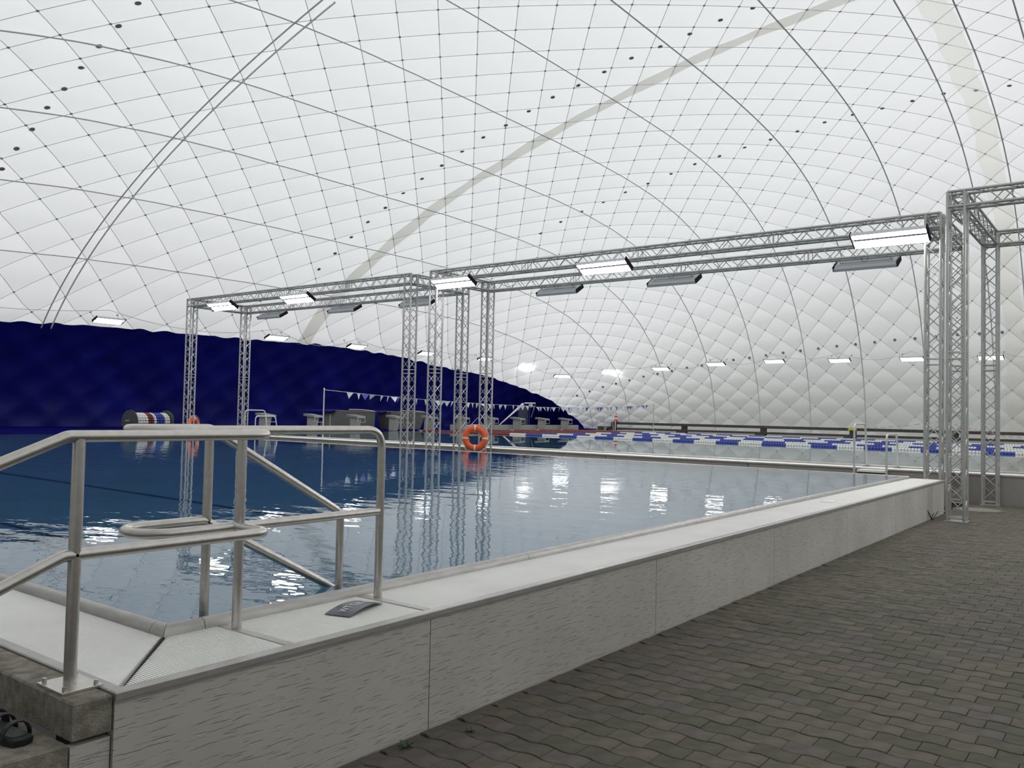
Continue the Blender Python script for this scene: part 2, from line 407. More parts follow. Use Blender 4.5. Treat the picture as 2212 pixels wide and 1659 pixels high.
# net lines along the edges of the panels
def ribbon_tube(P, Nn, r):
    m = len(P); T = np.gradient(P, axis=0); T /= np.maximum(np.linalg.norm(T, axis=1, keepdims=True), 1e-9)
    B = np.cross(T, Nn); B /= np.maximum(np.linalg.norm(B, axis=1, keepdims=True), 1e-9)
    V = np.stack([P+B*r-Nn*r*.2, P-Nn*r*1.2, P-B*r-Nn*r*.2, P+Nn*r], 1).reshape(-1, 3)
    i = np.arange(m-1)[:, None]*4; k = np.arange(4)
    Q = np.stack([i+k, i+(k+1) % 4, i+4+(k+1) % 4, i+4+k], -1).reshape(-1, 4)
    return V, Q
def surf_line(u, v, inset):
    P = dome(u, v); N = dome_n(u, v); keep = P[:, 2] > DZ0+.03
    P, N = P[keep], N[keep]
    return P-N*inset, N
nl = []
for s in (1, -1):
    lo, hi = (int(V0)-2, int(UM+V1)+3) if s == 1 else (int(V0-UM)-2, int(V1)+3)
    for c in range(lo, hi):
        if c % 2 == 0: continue
        u = np.arange(0, UM+.01, .5); v = c-u if s == 1 else c+u
        k = (v >= V0) & (v <= V1)
        if k.sum() < 4: continue
        P, N = surf_line(u[k], v[k], .004)
        px, py, d = project(P)
        if len(P) < 4: continue
        vis = np.sum((d > 1) & (px > -30) & (px < 2240) & (py > -30) & (py < 940))
        V_, Q_ = ribbon_tube(P, N, .0105); nl.append((vis, V_, Q_))
nl.sort(key=lambda t: -t[0])
for vis, V_, Q_ in nl:
    if vis > 2: link('net_line', np_mesh('net_line', V_, Q_, m_net, False), ceiling)
# nodes
nd = MB()
for i in range(1, int(UM)):
    for j in range(int(V0)+1, int(V1)):
        if (i+j) % 2 == 0: continue
        p = dome(np.array([float(i)]), np.array([float(j)]))[0]; px, py, d = project(p)
        if d < 1 or not (-20 < px < 2230 and -20 < py < 930) or (p[1] > 33.5 and p[2] < 4.6 and p[0] < 38): continue
        n = Vector(dome_n(np.array([float(i)]), np.array([float(j)]))[0]); a = n.cross(Vector((0, 0, 1))).normalized(); b = n.cross(a); p = Vector(p)-n*.014
        rr = .042
        ring = [p+a*(rr*math.cos(k*PI/3))+b*(rr*math.sin(k*PI/3)) for k in range(6)]
        nd.add(ring+[v_+n*.03 for v_ in ring], [tuple(range(6))]+[(k, (k+1) % 6, 6+(k+1) % 6, 6+k) for k in range(6)])
tag(nd.build('net_node', m_node, ceiling), kind='stuff')
# seam cords: planes across (constant y)
U_of = lambda x: np.interp(-x, -xs, us)
V_of = lambda y: np.interp(y, ys, vv)
for y in (-3.1, .2, 3.45, 5.07, 6.65, 10.03, 13.35, 16.55, 19.72, 22.74, 25.93, 29.11, 32.16):
    u = np.linspace(.3, UM-.3, 260); P, N = surf_line(u, np.full_like(u, V_of(y)), .012)
    wob = .03*np.sin(u*2.1+y)*np.clip((16-y)/-16, 0, 1)
    P[:, 1] += wob[:len(P)]
    V_, Q_ = ribbon_tube(P, N, .030 if y < 15 else .024); link('seam', np_mesh('seam', V_, Q_, m_seam), ceiling)
# sleeve with a cord along the hall (constant x)
for x, rr, mm in ((15.25, .030, m_seam), (15.62, .035, m_sleeve)):
    v = np.linspace(V_of(3), V_of(34.9), 200); P, N = surf_line(np.full_like(v, U_of(x)), v, .03)
    if mm is m_sleeve: P = P[95:]; N = N[95:]
    V_, Q_ = ribbon_tube(P, N, rr); link('seam', np_mesh('seam', V_, Q_, mm), ceiling)
# stained welding bands
def band(name, U0, U1, Va, Vb, m_, inset, n1=160, n2=5):
    s, t = np.meshgrid(np.linspace(0, 1, n1), np.linspace(0, 1, n2), indexing='ij')
    u = U0(s)+(U1(s)-U0(s))*t; v = Va(s)+(Vb(s)-Va(s))*t
    P = dome(u, v)-dome_n(u, v)*inset
    k = np.arange(n1*n2).reshape(n1, n2); Q = np.stack([k[:-1, :-1], k[1:, :-1], k[1:, 1:], k[:-1, 1:]], -1).reshape(-1, 4)
    return tag(link(name, np_mesh(name, P.reshape(-1, 3), Q, m_), ceiling), 'stained welded band of the membrane')
wv = lambda s: .05*np.sin(s*37)+.04*np.sin(s*91+1)
vb = lambda s: V_of(-2)+(V_of(34.7)-V_of(-2))*s
band('stained_band', lambda s: U_of(28.35)+wv(s)+.22*(s > .8)*0, lambda s: U_of(27.75)+wv(s+.3)+.25*np.clip((s-.6)*2.5, 0, 1), vb, vb, m_stain, .018)
ub = lambda s: 1+(UM*.62-1)*s
band('stained_band', ub, ub, lambda s: np.full_like(s, V_of(5.2))+wv(s)*1.0, lambda s: np.full_like(s, V_of(6.1))+wv(s+.5)*1.5, m_beige, .02)
# rows of round vents
def vent(x, y):
    u, v = np.array([U_of(x)]), np.array([V_of(y)]); n = Vector(dome_n(u, v)[0]); p = Vector(dome(u, v)[0])
    a_, b_ = ((u-v+1)/2) % 1, ((u+v+1)/2) % 1
    ins = .014-.07*float(pillow(a_, b_)[0])
    a = n.cross(Vector((0, 0, 1))).normalized(); b = n.cross(a); p = p-n*ins
    ring = [p+a*(0.085*math.cos(k*PI/5))+b*(0.085*math.sin(k*PI/5)) for k in range(10)]
    MB().add(ring+[q_+n*.03 for q_ in ring], [tuple(range(10))]+[(k, (k+1) % 10, 10+(k+1) % 10, 10+k) for k in range(10)]).build('vent_disc', m_vent, ceiling)
for y in np.arange(18.9, 30, .98): vent(11.2, y)
for k in range(23): y = 8.2+1.08*k; vent(26.6-.9*math.sin(min(k, 19)/19*PI*.6), y)
for k in range(20): y = 3.2+1.15*k; vent(37.9-2.6*(k/19)**1.2, y)
for y in np.arange(3, 33, 1.06): vent(50.95, y)

# unseen green bank, added outside the dome to shade its lower walls
m_bank = mat('shade_bank', (.05, .07, .03), .95, 0, .4, .5)
bk = MB(); o1, o2, o3 = 2.2, 6.5, 14.0
def rct(d): return [(DX1-2*DA-d, DY1-2*DB-d), (DX1+d, DY1-2*DB-d), (DX1+d, DY1+d), (DX1-2*DA-d, DY1+d)]
lv = [[(x, y, 0) for x, y in rct(o1)], [(x, y, 7.2) for x, y in rct(o2)], [(x, y, 7.4) for x, y in rct(o3)], [(x, y, 0) for x, y in rct(22)]]
bk.add(sum(lv, []), [(4*i+k, 4*i+(k+1) % 4, 4*i+4+(k+1) % 4, 4*i+4+k) for i in range(3) for k in range(4)])
tag(bk.build('wall_shade_bank', m_bank), kind='structure')

# blue lining on the far wall
by = [(-3, 34.8), (13.7, 34.8), (17.2, 34.74), (25.35, 34.71), (29.3, 34.64), (34.6, 34.76), (38.8, 34.99), (45.9, 34.97), (48.5, 34.83), (50.75, 34.38), (51.83, 33.87), (52.2, 33.2), (52.33, 32.85)]
bx_ = np.array([p[0] for p in by]); by_ = np.array([p[1] for p in by])
UL = np.concatenate([np.linspace(0, U_of(47), 90), np.linspace(U_of(47), U_of(-1.3), 360)[1:]])
nt_ = 26; rows = []
for u in UL:
    x = float(np.interp(u, us, xs))
    vt = V_of(np.interp(x, bx_, by_)) - .06*abs(math.sin(x*1.9)) - .04*math.sin(x*5.3)
    vline = vt+(V1-vt)*np.linspace(0, 1, nt_)
    uu = np.full(nt_, u); P = dome(uu, vline); N = dome_n(uu, vline)
    a = ((uu-vline+1)/2) % 1; b = ((uu+vline+1)/2) % 1
    P = P-N*(.06+.16*min(1, max(0, (x-43)/6)))+N*(pillow(a, b)*.085)[:, None]
    P[-1, 2] = .3
    rows.append(P)
rows = np.array(rows); k = np.arange(rows.shape[0]*nt_).reshape(-1, nt_)
Q = np.stack([k[:-1, :-1], k[1:, :-1], k[1:, 1:], k[:-1, 1:]], -1).reshape(-1, 4)
wf = link('wall_far', np_mesh('wall_far', rows.reshape(-1, 3), Q, m_blue)); tag(wf, kind='structure')
# fabric skirt from the edge of the dome to the ground
sk = MB(); ring = []
for i in range(161):
    x = DX1+.02; ring.append((x, DY1-2*DB*i/160))
for i in range(1, 161): ring.append((DX1-2*DA*i/160, DY1-2*DB))
for i in range(1, 161): ring.append((DX1-2*DA, DY1-2*DB+2*DB*i/160))
for i in range(1, 161): ring.append((DX1-2*DA+2*DA*i/160, DY1+.02))
n = len(ring); sk.add([(x, y, DZ0+.06) for x, y in ring]+[(x, y, -.1) for x, y in ring], [(i, i+1, n+i+1, n+i) for i in range(n-1)])
sk.build('membrane_skirt', m_mem, ceiling)

# ------------------------------------------------------------------ near pool
np_ = empty('swimming_pool', (XL, YF, 0)); tag(np_, 'raised pool in front with scratched grey plaster wall and white overflow grating', 'pool')
def part(mb, name, m_, parent=np_, **kw):
    o = mb.build(name, m_, parent); o.location = (-np_.location.x, -np_.location.y, 0) if parent is np_ else (0, 0, 0)
    return o
# plaster panels of the front wall
edges = [1.50, 3.07, 5.42, 7.77, 10.12, 12.47, 14.82, 15.87]
for a, b in zip(edges[:-1], edges[1:]):
    part(MB().box(a+.003, b-.003, YF, YF+.08, -.02, .528), 'wall_panel', m_plaster)
part(MB().box(1.365, 1.497, YF+.012, YF+.09, -.02, .412), 'wall_panel', m_plaster)
part(MB().box(1.37, XE, YF+.05, YF+.12, -.02, .53), 'wall_core', m_black)
part(MB().box(XE-.1, XE, YF+.005, YB, -.02, .535), 'end_wall', m_wall2)
# outer trim strip
tr = MB()
tr.bbox(XL-.0, XE+.012, YF-.012, YF+.042, .534, ZC+.002, .004)
part(tr, 'trim', m_rim); part(MB().box(XL, XE, YF-.006, YF+.03, .522, .534), 'trim_shadow_profile', m_rim)
part(MB().bbox(XL-.0, XL+.045, YF+.042, YB, .534, ZC+.002, .004), 'trim', m_rim)
part(MB().bbox(XE-.04, XE+.012, YF+.042, YI, .534, ZC+.002, .004), 'trim', m_rim)
# channel under the gratings
part(MB().box(XL+.04, XE-.03, YF+.04, YI+.03, .50, ZC-.016), 'channel', m_grate_b)
part(MB().box(XL+.04, XI+.03, YI+.03, YB, .50, ZC-.016), 'channel', m_grate_b)
# gratings: ribs crossing the channel
PITCH_G = .0125
def grate_front(x0, x1, ya, yb, mitre=False):
    g = MB(); x = x0
    while x < x1-.004:
        y1 = yb
        y0 = ya
        if mitre: y1 = min(yb, ya+(x-(XL+.045))/(XI-XL-.045)*(yb-ya)-.012)
        if y1 > y0+.005:
            g.add([(x, y0, ZC-.014), (x+.0082, y0, ZC-.014), (x+.0072, y0, ZC), (x+.001, y0, ZC), (x, y1, ZC-.014), (x+.0082, y1, ZC-.014), (x+.0072, y1, ZC), (x+.001, y1, ZC)],
                  [(3, 2, 6, 7), (0, 3, 7, 4), (1, 5, 6, 2), (0, 1, 2, 3), (4, 7, 6, 5)])
        x += PITCH_G
    return g
CB = [(2.235, 2.285), (3.065, 3.115)]
part(grate_front(XL+.05, 2.235, YF+.044, YI-.002, True), 'grating', m_grate)
part(grate_front(2.287, 3.064, YF+.044, YI-.002), 'grating', m_grate)
part(grate_front(3.117, XE-.042, YF+.044, YI-.002), 'grating', m_grate)
for a, b in CB: part(MB().bbox(a, b, YF+.042, YI, .53, ZC+.003, .003), 'crossbar', m_rim)
gl = MB(); y = YF+.055
while y < 27.5:
    x0, x1 = XL+.046, XI-.002
    if y < YI: x1 = min(x1, XL+.045+(y-(YF+.044))/(YI-YF-.044)*(XI-XL-.045)-.012)
    if x1 > x0+.005:
        gl.add([(x0, y, ZC-.014), (x0, y+.0082, ZC-.014), (x0, y+.0072, ZC), (x0, y+.001, ZC), (x1, y, ZC-.014), (x1, y+.0082, ZC-.014), (x1, y+.0072, ZC), (x1, y+.001, ZC)],
               [(3, 7, 6, 2), (0, 4, 7, 3), (1, 2, 6, 5), (0, 3, 2, 1), (4, 5, 6, 7)])
    y += PITCH_G
part(gl, 'grating', m_grate)
part(MB().box(10.3, 10.52, 3.0, 3.14, ZC+.001, ZC+.006), 'grating_plate', m_white)
mg = MB(); mg.hexa([(XL+.047, YF+.036, .54), (XL+.055, YF+.044, .54), (XI+.004, YI-.004, .54), (XI-.004, YI+.004, .54), (XL+.047, YF+.036, ZC+.001), (XL+.055, YF+.044, ZC+.001), (XI+.004, YI-.004, ZC+.001), (XI-.004, YI+.004, ZC+.001)])
part(mg, 'corner_gasket', m_black)
# rounded steel rim, piece by piece
prof = [(0, -.035), (.004, .012), (.016, .034), (.034, .042), (.052, .040), (.070, .028), (.085, .0), (.09, -.10)]
def rim_piece(p0, p1, out, mit=None):     # from p0 to p1, profile grows along the vector out
    mb = MB(); v = []
    for i, p in enumerate((p0, p1)):
        for a, h in prof:
            k = a if (mit and i == 0) else 0
            v.append((p[0]+out[0]*a+(mit[0]*k if mit else 0), p[1]+out[1]*a+(mit[1]*k if mit else 0), ZC+h))
    n = len(prof); mb.add(v, [(i, i+1, n+i+1, n+i) for i in range(n-1)], True)
    mb.add(v[:n], [tuple(range(n))]); mb.add(v[n:], [tuple(range(n))[::-1]]); return mb
xx = [XI, 2.18, 4.6, 7.0, 9.4, 11.8, 14.2, 15.62]
for a, b in zip(xx[:-1], xx[1:]): part(rim_piece((a+.0015, YI, 0), (b-.0015, YI, 0), (0, 1), (1, 0) if a == XI else None), 'rim', m_rim)
yy = [YI, YI+.115] + [YI+.115+2.4*k for k in range(1, 11)] + [YB]
for a, b in zip(yy[:-1], yy[1:]): part(rim_piece((XI, a+.0015, 0), (XI, b-.0015, 0), (1, 0), (0, 1) if a == YI else None), 'rim', m_rim)
part(MB().bbox(XE-.13, XE, YI+.02, YB, .50, ZC+.037, .008), 'end_rim', m_rim)
part(MB().bbox(XE-.27, XE-.12, YI-.004, YI+.07, .50, ZC+.034, .012), 'end_rim', m_rim)
# basin
ba = MB(); a0, a1, b0, b1 = XI+.085, XE-.125, YI+.085, YB
za, zb = -.05, -.75
ba.add([(a0, b0, za), (a1, b0, zb), (a1, b1, zb), (a0, b1, za), (a0, b0, .56), (a1, b0, .56), (a1, b1, .56), (a0, b1, .56)],
       [(0, 1, 2, 3), (0, 4, 5, 1), (1, 5, 6, 2), (2, 6, 7, 3), (3, 7, 4, 0)])
part(ba, 'basin', m_basin)
for x, wd in ((2.92, .07), (3.14, .07), (5.22, .10)):
    z = lambda x_: za+(zb-za)*(x_-a0)/(a1-a0)+.004
    part(MB().add([(x, 6.0, z(x)), (x+wd, 6.0, z(x+wd)), (x+wd, 26, z(x+wd)), (x, 26, z(x))], [(0, 1, 2, 3)]), 'floor_mark', m_mark)
wn = MB().add([(XI+.05, YI+.05, ZWN), (XE-.015, YI+.05, ZWN), (XE-.015, YB, ZWN), (XI+.05, YB, ZWN)], [(0, 1, 2, 3)]).build('pool_water', m_water)
tag(wn, 'gently rippled water filling the raised pool in front', 'water', kind='stuff')

# ------------------------------------------------------------------ main pool
mp_ = empty('swimming_pool', (XM, YMN, 0)); tag(mp_, 'large lane pool behind with a grey wall and white overflow ledge', 'pool')
def mpart(mb, name, m_):
    o = mb.build(name, m_, mp_); o.location = (-XM, -YMN, 0); return o
ye = [YMN+.0]
y = -19.0
js = [-18.2, -14.8, -11.1, -7.5, -3.8, -.1, 3.53, 7.21, 10.9, 14.6, 18.3, 22.0, 25.8, 28.9]
for a, b in zip(js[:-1], js[1:]): mpart(MB().box(XM, XM+.08, a+.008, b-.008, -.02, .535), 'wall_panel', m_wall2)
mpart(MB().box(XM+.03, XM+.12, YMN, YMB, -.02, .53), 'wall_core', m_black)
mpart(MB().bbox(XM-.02, XM+.06, YMN, YMB, .535, ZT, .006), 'trim', m_rim)
mpart(MB().box(XM+.06, XMI-.25, YMN, YMB, .45, ZT-.004), 'ledge', m_ledge)
mpart(MB().bbox(XMI-.25, XMI-.1, YMN, YMB, .45, ZT+.035, .01), 'rim', m_rim)
mb = MB(); c0, c1, d0, d1 = XMI-.1, XMR, YMN, YMB
mb.add([(c0, d0, -1.4), (c1, d0, -1.4), (c1, d1, -1.4), (c0, d1, -1.4), (c0, d0, .56), (c1, d0, .56), (c1, d1, .56), (c0, d1, .56)],
       [(0, 1, 2, 3), (0, 4, 5, 1), (1, 5, 6, 2), (2, 6, 7, 3), (3, 7, 4, 0)])
mpart(mb, 'basin', m_basin2)
for k in range(10): mpart(MB().box(21.65+2.5*k, 21.9+2.5*k, -18, 27, -1.4, -1.39), 'floor_mark', m_mark)
wm = MB().add([(XMI-.14, YMN, ZWM), (XMR+.02, YMN, ZWM), (XMR+.02, YMB, ZWM), (XMI-.14, YMB, ZWM)], [(0, 1, 2, 3)]).build('pool_water', m_water2)
tag(wm, 'calm water in the large lane pool under the ropes', 'water', kind='stuff')
# decks
dk = MB(); dk.box(-2.5, 53.5, YMB, 38.5, -.02, .60); dk.box(XL-2, XE, YB, YMB, -.02, .596); dk.box(XE, XMI, YB+.3, YMB, -.02, .596)
tag(dk.build('floor_deck', m_deck), kind='structure')
tag(MB().box(XMR, 53.5, -26, YMB, -.02, .60).build('floor_deck_right', m_deck2), kind='structure')

# ------------------------------------------------------------------ steps at the pool edge
def step(x0, x1, z0, z1, lab):
    mb = MB(); mb.bbox(x0, x1, YF+.004, 6.5, z0, z1, .006)
    tag(mb.build('concrete_step', m_conc), lab, 'step', 'steps up to the pool edge')
step(1.365, 1.496, .432, ZC-.004, 'topmost narrow concrete step block against the pool coping, carrying the rail base plate')
step(.98, 1.355, .292, .428, 'second concrete step block from the top, with a black sandal on it')
step(.62, .975, .15, .288, 'third concrete step block from the top, below the sandal step')
step(.26, .615, .0, .146, 'lowest concrete step block on the paving')

# ------------------------------------------------------------------ stainless handrail
hr = empty('handrail', (1.44, 2.97, ZC)); tag(hr, 'brushed steel double handrail with rounded loops at the near pool corner', 'handrail')
def hpart(path, name, r=.0212, n=14, cap=True):
    o = MB().tube(path, r, n, cap=cap).build(name, m_steel, hr); o.location = (-1.44, -2.97, -ZC); return o
T, Md = 1.415, 1.005
Y1, Y2, Y3 = 2.97, 3.2, 3.48
# near rail: up the steps, level, bent round to the second line
hpart(fillet([(.30, Y1, .96), (1.40, Y1, T), (2.245, Y1, T), (2.245, Y2, T)], .07), 'top_rail')
hpart(fillet([(.30, Y1, .545), (1.40, Y1, Md), (2.24, Y1, Md), (2.24, Y2, Md)], .055), 'middle_rail')
hpart([(1.44, Y1, ZC+.006), (1.44, Y1, T-.01)], 'post')
# second line with the hairpins
arc = lambda z: [(1.975-.14*math.sin(k*PI/10), (Y2+Y3)/2-.14*math.cos(k*PI/10), z) for k in range(11)]
hpart(fillet([(3.115, Y2, ZC+.003), (3.115, Y2, T+.012), (2.9, Y2, T+.012)], .11, 8)+[(2.3, Y2, T+.012)]+arc(T+.012)+fillet([(2.0, Y3, T+.012), (2.29, Y3, T+.012), (3.095, Y3, .975), (3.095, Y3, -.02)], .08, 6)[0:], 'top_rail')
hpart([(3.10, Y2, Md)]+[(2.27, Y2, Md)]+arc(Md)+fillet([(2.0, Y3, Md), (2.27, Y3, Md), (3.25, Y3, .475), (3.6, Y3, .29)], .06, 6), 'middle_rail')
hpart([(2.265, Y2, ZC+.003), (2.265, Y2, T)], 'post')
hpart([(2.285, Y3, -.03), (2.285, Y3, T)], 'post')
bpz = MB(); bpz.bbox(1.375, 1.515, 2.885, 3.07, ZC-.003, ZC+.006, .001); o = bpz.build('base_plate', m_steel, hr); o.location = (-1.44, -2.97, -ZC)
for bx, by in ((1.392, 2.905), (1.392, 3.05), (1.498, 2.905), (1.498, 3.05)):
    o = MB().lathe([(.0, .016), (.008, .016), (.0085, .006), (.0085, 0)], 6, 'z', (bx, by, ZC+.005), False).build('bolt', m_steel, hr); o.location = (-1.44, -2.97, -ZC)

# ------------------------------------------------------------------ depth sign, curled up on the grating
sg = empty('depth_sign', (2.855, 3.09, ZC)); sg.rotation_euler = (0, 0, math.radians(17))
tag(sg, 'small curled dark sign with pale lettering WT 0.60 m on the white grating', 'sign')
SL, SW = .315, .135
def arch(x): return .003+0.017*max(0, 1-(x/(SL/2))**2)
pl = MB(); n = 16
for i in range(n):
    x0, x1 = -SL/2+SL*i/n, -SL/2+SL*(i+1)/n
    pl.hexa([(x0, -SW/2, arch(x0)), (x1, -SW/2, arch(x1)), (x1, SW/2, arch(x1)), (x0, SW/2, arch(x0)), (x0, -SW/2, arch(x0)+.003), (x1, -SW/2, arch(x1)+.003), (x1, SW/2, arch(x1)+.003), (x0, SW/2, arch(x0)+.003)])
pl.build('plate', m_sign, sg)
me = text_mesh('WT 0.60 m', .052, .0006)
for v in me.vertices: v.co.z = v.co.z+arch(v.co.x)+.0042; v.co.y *= 1.25
me.materials.clear(); me.materials.append(m_signt); link('lettering', me, sg)

# ------------------------------------------------------------------ black sandal on the second step
sd = empty('sandal', (1.25, 3.01, .428)); sd.rotation_euler = (0, 0, math.radians(95)); tag(sd, 'worn black sandal lying on the second concrete step', 'sandal')
outl = [(-.13, .0), (-.12, .032), (-.07, .040), (0, .036), (.06, .047), (.11, .040), (.135, .0), (.11, -.040), (.06, -.045), (0, -.034), (-.07, -.036), (-.12, -.03)]
so = MB(); n = len(outl)
so.add([(x, y, 0) for x, y in outl]+[(x*1.03, y*1.05, .022) for x, y in outl]+[(x*.95, y*.92, .027) for x, y in outl],
       [(i, (i+1) % n, n+(i+1) % n, n+i) for i in range(n)]+[(n+i, n+(i+1) % n, 2*n+(i+1) % n, 2*n+i) for i in range(n)]+[tuple(range(2*n, 3*n))])
so.build('sole', m_sandal, sd)
ins = MB(); ins.add([(x*.86, y*.8, .0285) for x, y in outl], [tuple(range(n))]); ins.build('insole', m_sandal2, sd)
for x0, wd, hh in ((.05, .05, .062), (.0, .025, .055), (-.085, .022, .05)):
    st = MB(); v = []
    for k in range(9):
        a = PI*k/8; yy_ = -.048*math.cos(a); zz = .02+hh*math.sin(a)
        v += [(x0, yy_, zz), (x0+wd, yy_, zz), (x0+wd, yy_*.92, zz-.004), (x0, yy_*.92, zz-.004)]
    st.add(v, [(4*k+c, 4*k+(c+1) % 4, 4*k+4+(c+1) % 4, 4*k+4+c) for k in range(8) for c in range(4)]); st.build('strap', m_sandal, sd)
# pale cloth tucked behind it
cl = MB(); nn = 10; v = []
for i in range(nn):
    for j in range(nn):
        x, y_ = 1.27+.05*(i/(nn-1)-.25), 3.17+.14*j/(nn-1)
        v.append((x, y_, .430+.02*abs(math.sin(i*1.3)+math.cos(j*.9+i*.4))*math.sin(PI*i/(nn-1))*math.sin(PI*j/(nn-1))+.002))
cl.add(v, [(i*nn+j, i*nn+j+1, (i+1)*nn+j+1, (i+1)*nn+j) for i in range(nn-1) for j in range(nn-1)], True)
tag(cl.build('cloth', m_sand3), 'pale grey crumpled cloth on the concrete step behind the black sandal', 'cloth')

# ------------------------------------------------------------------ lighting trusses
S, RC, RB = .24, .0245, .009
def chords(L, ends=True):
    mb = MB()
    for a in (0, S):
        for b in (0, S): mb.tube([(a, b, 0), (a, b, L)], RC, 10)
    return mb
def lattice(L, seg=2.95):
    mb = MB(); st = .235
    npz = max(1, round(L/seg)); secs = [(i*L/npz, (i+1)*L/npz) for i in range(npz)]
    for z0, z1 in secs:
        n_ = max(2, round((z1-z0-.16)/st)); h = (z1-z0-.16)/n_
        for (pa, pb) in (((0, 0), (S, 0)), ((S, 0), (S, S)), ((S, S), (0, S)), ((0, S), (0, 0))):
            for z in (z0+.05, z1-.05): mb.tube([(*pa, z), (*pb, z)], RB, 6, cap=False)
            a, b = pa, pb
            for k in range(n_):
                za_, zb_ = z0+.08+k*h, z0+.08+(k+1)*h
                mb.tube([(*a, za_), (*b, zb_)], RB, 6, cap=False); a, b = b, a
    return mb
def truss_member(parent, name, p, d, L):
    # local z along d
    d = Vector(d)
    if abs(d.z) > .9: Rm = Matrix.Identity(3)
    elif abs(d.y) > .9: Rm = Matrix(((1, 0, 0), (0, 0, 1 if d.y > 0 else -1), (0, -1 if d.y > 0 else 1, 0)))
    else: Rm = Matrix(((0, 0, 1), (0, 1, 0), (-1, 0, 0)))
    o = chords(L).build(name, m_alu, parent); o.matrix_local = Matrix.Translation(Vector(p)-parent.location) @ Rm.to_4x4()
    l = lattice(L).build('lattice', m_alu, o)
    return o
ZTOP = 5.16
def truss_box(name, label, x1a, x1b, ya, yb, posts, open_end=False):
    root = empty(name, (x1a, ya, 0)); tag(root, label, 'truss', 'lighting trusses')
    for x in (x1a, x1b):
        # beam along y (top chord at ZTOP); local (x, y->-z)
        truss_member(root, 'beam', (x, ya, ZTOP), (0, 1, 0), yb-ya)
    for y in ([ya, yb-S] if not open_end else [yb-S]):
        truss_member(root, 'end_beam', (x1a+S, y, ZTOP), (1, 0, 0), x1b-x1a-S)
    for (x, y) in posts:
        p = truss_member(root, 'post', (x, y, .012), (0, 0, 1), ZTOP-.012)
        o = MB().bbox(-.04, S+.04, -.04, S+.04, -.012, .0, .002).build('foot_plate', m_alu, p)
    return root
XA, XB = 15.96, 18.08
t_left = truss_box('lighting_truss', 'far left box-shaped aluminium lighting truss in front of the blue wall', XA, XB, 15.46, 25.86,
          [(XA, 15.46), (XB, 15.46), (XA, 25.86-S), (XB, 25.86-S)])
t_right = truss_box('lighting_truss', 'middle aluminium lighting truss spanning the passage, carrying the largest lamps', XA, XB, 2.86, 14.78,
          [(XA, 2.86), (XB, 2.86), (XA, 14.78-S), (XB, 14.78-S)])
t_near = truss_box('lighting_truss', 'nearest aluminium lighting truss at the right edge, standing on the brown paving', 14.60, XB, -8.0, 2.52,
          [(14.60, 2.52-S), (XB, 2.52-S), (14.60, -8.0), (XB, -8.0)], True)
# small sensors under the trusses
for (x, y, root) in ((XA+.9, 25.72, t_left), (XB-.3, 15.6, t_left)):
    o = MB().lathe([(0, -.07), (.05, -.06), (.06, -.03), (.06, 0), (0, 0)], 10).build('sensor', m_white, root); o.location = Vector((x, y, 4.9))-root.location

# ------------------------------------------------------------------ lamps on the trusses
def lamp_tree(name, Ln, W, m_t=m_tube):
    root = empty(name)
    h = MB(); h.hexa([(-Ln/2, -W/2, 0), (Ln/2, -W/2, 0), (Ln/2, W/2, 0), (-Ln/2, W/2, 0), (-Ln/2+.02, -W/2+.05, .06), (Ln/2-.02, -W/2+.05, .06), (Ln/2-.02, W/2-.05, .06), (-Ln/2+.02, W/2-.05, .06)])
    h.box(-Ln/2+.1, Ln/2-.1, -.012, .012, .06, .075); h.box(-Ln/2+.1, Ln/2-.1, -W*.3, -W*.3+.016, .055, .068); h.box(-Ln/2+.1, Ln/2-.1, W*.3, W*.3+.016, .055, .068)
    h.build('housing', m_house, root)
    MB().box(-Ln/2+.02, Ln/2-.02, -W*.07, W*.07, -.012, -.001).build('divider', m_cap, root)
    for s in (-1, 1):
        MB().box(-Ln/2, Ln/2, s*W/2-.008, s*W/2+.008, -.05, .012).build('side_lip', m_house, root)
        t = MB(); v = []; n_ = 8; yc = s*W*.265; hw = W*.19
        for x in (-Ln/2+.02, Ln/2-.02):
            for k in range(n_+1):
                a = PI*k/n_; v.append((x, yc+hw*math.cos(a), -.002-.035*math.sin(a)))
        m_ = n_+1; t.add(v, [(k, k+1, m_+k+1, m_+k) for k in range(n_)], True); t.add(v[:m_], [tuple(range(m_))]); t.add(v[m_:], [tuple(range(m_))[::-1]])
        t.build('tube', m_t, root)
        MB().box(s*Ln/2-(.0 if s > 0 else .022), s*Ln/2+(.022 if s > 0 else 0), -W/2, W/2, -.045, .055).build('end_cap', m_cap, root)
    return root
def place(root, loc, tilt, yaw, label, group, cat='lamp'):
    # length along local x; face points to local -z
    root.location = loc
    root.rotation_euler = Matrix.Rotation(yaw, 3, 'Z').to_4x4().to_3x3().to_euler() if tilt == 0 else (Matrix.Rotation(yaw, 3, 'Z') @ Matrix.Rotation(tilt, 3, 'X')).to_euler()
    tag(root, label, cat, group)
proto = lamp_tree('truss_lamp', 1.24, .37)
def coil(root):
    MB().tube([(.07*math.cos(k*PI/6), .10, .17+.07*math.sin(k*PI/6)) for k in range(12)], .006, 5, closed=True).build('cable_coil', m_wire, root)
def hangers(root, up):
    for s in (-1, 1):
        o = MB().tube([(s*.5, 0, .06), (s*.5, up*.12, .16)], .006, 5).build('bracket', m_wire, root)
fr_l = [(23.68, 'farthest lit lamp under the front beam of the far left truss'), (19.96, 'second lit lamp under the front beam of the far left truss'),
        (13.9, 'lit lamp at the left end of the middle truss front beam'), (9.53, 'lit lamp near the centre of the middle truss front beam'), (3.66, 'large lit lamp at the right end of the middle truss')]
